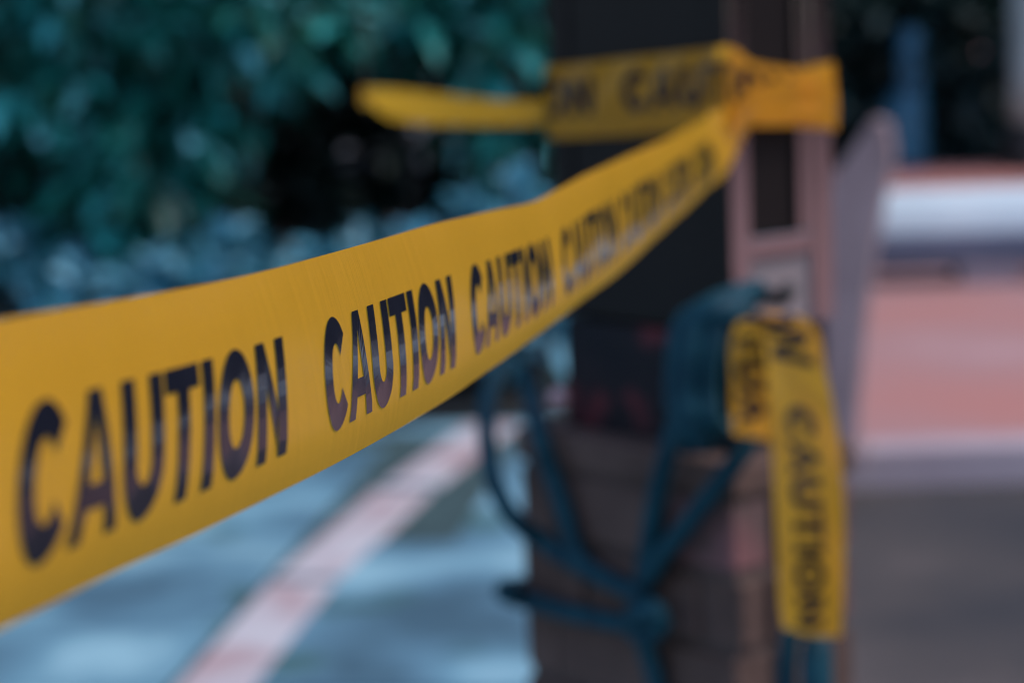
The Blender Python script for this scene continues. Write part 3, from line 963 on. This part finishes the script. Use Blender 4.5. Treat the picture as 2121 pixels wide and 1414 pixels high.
# ------------------------------------------------------------------ far right: bushes, drums, pale post
G4 = 'dark trees across the plaza'
def tree(label, loc, hgt, seed, rad):
    rng = random.Random(seed)
    loc = Vector(loc)
    t = thing('broad_tree', label, 'tree', loc, G4)
    tube('trunk', [loc + Vector((0, 0, -.1)), loc + Vector((.05, 0, hgt * .25)), loc + Vector((-.04, .05, hgt * .5)), loc + Vector((0, 0, hgt * .8))], [.16 - .11 * i / 18 for i in range(19)], 'bark', t, 6, 10)
    cs = [(loc + Vector((0, 0, hgt * .28)), Vector((rad, rad * .7, hgt * .27))), (loc + Vector((rad * .2, 0, hgt * .62)), Vector((rad * 1.1, rad, hgt * .3))), (loc + Vector((-rad * .4, .2, hgt * .85)), Vector((rad * .8, rad * .8, hgt * .2)))]
    for k in range(4):
        a = k * 1.6 + rng.random()
        p0 = loc + Vector((0, 0, hgt * (.35 + .1 * k)))
        tube('limb', [p0, p0 + Vector((math.cos(a) * rad * .4, math.sin(a) * rad * .4, .4)), p0 + Vector((math.cos(a) * rad * .85, math.sin(a) * rad * .8, .9))], [.06 - .045 * i / 8 for i in range(9)], 'bark', t, 4, 8)
    vs, fs = crown_geo(rng, cs, 420, 6, .34, .17, .3, .25)
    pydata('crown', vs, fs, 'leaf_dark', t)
    return t
HY = on_ground(1960, 345, PZ).y + .5
far = [(2.9 + 2.3 * q, HY + 2.0 - .12 * q * q * .55) for q in range(8)] + [(20.4, HY - 2.8), (21.8, HY - 5), (22.6, HY - 7.5)] + [(23.2, HY - 9.9 - 2.4 * q) for q in range(6)]
def far_label(i):
    if i == 0:
        return 'dark tree at the top right, behind the stacked blue drums'
    if i == 1:
        return 'dark tree at the upper right edge of the view, beyond the pale post'
    w_ = ('third', 'fourth', 'fifth', 'sixth', 'seventh', 'eighth', 'ninth', 'tenth', 'eleventh', 'twelfth', 'thirteenth', 'fourteenth', 'fifteenth', 'sixteenth', 'last')[i - 2]
    return w_ + ' dark tree along the plaza edge, counted from the blue drums'
proto = []
def plant(i, loc, label, group, hgt=6.5):
    if len(proto) < 2:
        proto.append(tree(label, loc, hgt + .6 * (i % 2), 60 + i, 1.75))
        return
    src = proto[i % 2]
    o = src.copy()
    COL.objects.link(o)
    o.location = loc
    o.rotation_euler.z = i * 1.3
    tag(o, label, None, group)
    for ch in src.children:
        c = ch.copy()
        COL.objects.link(c)
        c.parent = o
        c.matrix_parent_inverse = ch.matrix_parent_inverse
for i, (x_, y_) in enumerate(far):
    plant(i, (x_, y_, PZ), far_label(i), G4)
left = [(-4.4, 12.2), (-1.9, 12.8), (-5.4, 9.6), (-7.2, 6.6)]  # unseen trees added to block sky light from the pillar's left face
ln = ['added sky-blocking tree behind the evergreen bushes at left', 'added sky-blocking tree behind the pillar and shrubs', 'added sky-blocking tree at the left corner of the bed', 'added sky-blocking tree left of the pavement', 'added sky-blocking tree beside the near pavement', 'added sky-blocking tree level with the camera on the left']
for i, (x_, y_) in enumerate(left):
    plant(i, (x_, y_, 0), ln[i], 'added sky-blocking trees left of the pavement')
# low hedge at their feet
G5 = 'low dark hedge bushes across the plaza'
hl = ['low dark hedge bush behind the slanted stone post', 'low dark hedge bush behind the blue drums', 'low dark hedge bush at the right edge']
hspots = [(1.7, HY), (3.2, HY - .12), (4.7, HY - .24)]
hspots += [(6.2 + 1.5 * q, HY - .24 - .1 * q) for q in range(9)]
hspots += [(19.4 + .25 * q, HY - 2.0 - 1.5 * q) for q in range(14)]
ordn = 'first second third fourth fifth sixth seventh eighth ninth tenth eleventh twelfth thirteenth last'.split()
hproto = None
for i, (x_, y_) in enumerate(hspots):
    lb = hl[i] if i < 3 else 'low dark hedge bush ' + ('under the row of trees, ' if i < 12 else 'on the right side of the plaza, ') + ordn[i - 3 if i < 12 else i - 12] + ' in its stretch'
    if hproto is None:
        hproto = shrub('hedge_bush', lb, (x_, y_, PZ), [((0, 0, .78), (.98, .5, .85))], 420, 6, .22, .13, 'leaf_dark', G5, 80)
        continue
    o = hproto.copy()
    COL.objects.link(o)
    o.location = (x_, y_, PZ)
    o.rotation_euler.z = (0 if i < 12 else math.pi / 2) + (math.pi if i % 2 else 0)
    o['label'] = lb
    for ch in hproto.children:
        c = ch.copy()
        COL.objects.link(c)
        c.parent = o
        c.matrix_parent_inverse = ch.matrix_parent_inverse

def drum(label, x, y_base_px, depth, hgt, rad, zbase):
    p = at(x, y_base_px, depth)
    c = Vector((p.x, p.y, zbase))
    t = thing('blue_drum', label, 'drum', c, 'blue drums across the plaza')
    prof = [(0, .92), (.02, 1), (.10, 1), (.30, 1.0), (.32, 1.045), (.35, 1.045), (.37, 1.0), (.63, 1.0), (.65, 1.045), (.68, 1.045), (.70, 1.0), (.90, 1.0), (.96, .95), (1.0, .90)]
    v, f = tube_geo([c + Vector((0, 0, a * hgt)) for a, r in prof], [r * rad for a, r in prof], 28)
    pydata('body', v, f, 'blue', t, True)
    v, f = tube_geo([c + Vector((0, 0, hgt * a)) for a in (.985, 1.0, 1.03)], [rad * .95, rad * .97, rad * .93], 28)
    pydata('lid', v, f, 'blue', t)
    return t
dg = on_ground(1885, 352, PZ)
drum('blue drum at the bottom of the stack across the plaza', 1878, 352, dg.y / FWD.y, .46, .13, PZ)
drum('blue drum on top of the stack across the plaza', 1890, 352, dg.y / FWD.y, .40, .085, PZ + .475)
pg = on_ground(2138, 352, PZ)
pp = thing('pale_bollard', 'tall pale green grey post at the right edge of the view', 'post', (pg.x, pg.y, PZ))
v, f = tube_geo([Vector((pg.x, pg.y, PZ + z)) for z in (.30, .6, 1.2, 2.2, 2.25)], [.13, .13, .13, .13, .1], 24)
pydata('pole', v, f, 'pale', pp, True)
v, f = tube_geo([Vector((pg.x, pg.y, PZ + z)) for z in (-.01, .05, .25, .30)], [.18, .18, .16, .12], 24)
pydata('base', v, f, 'iron', pp, True)
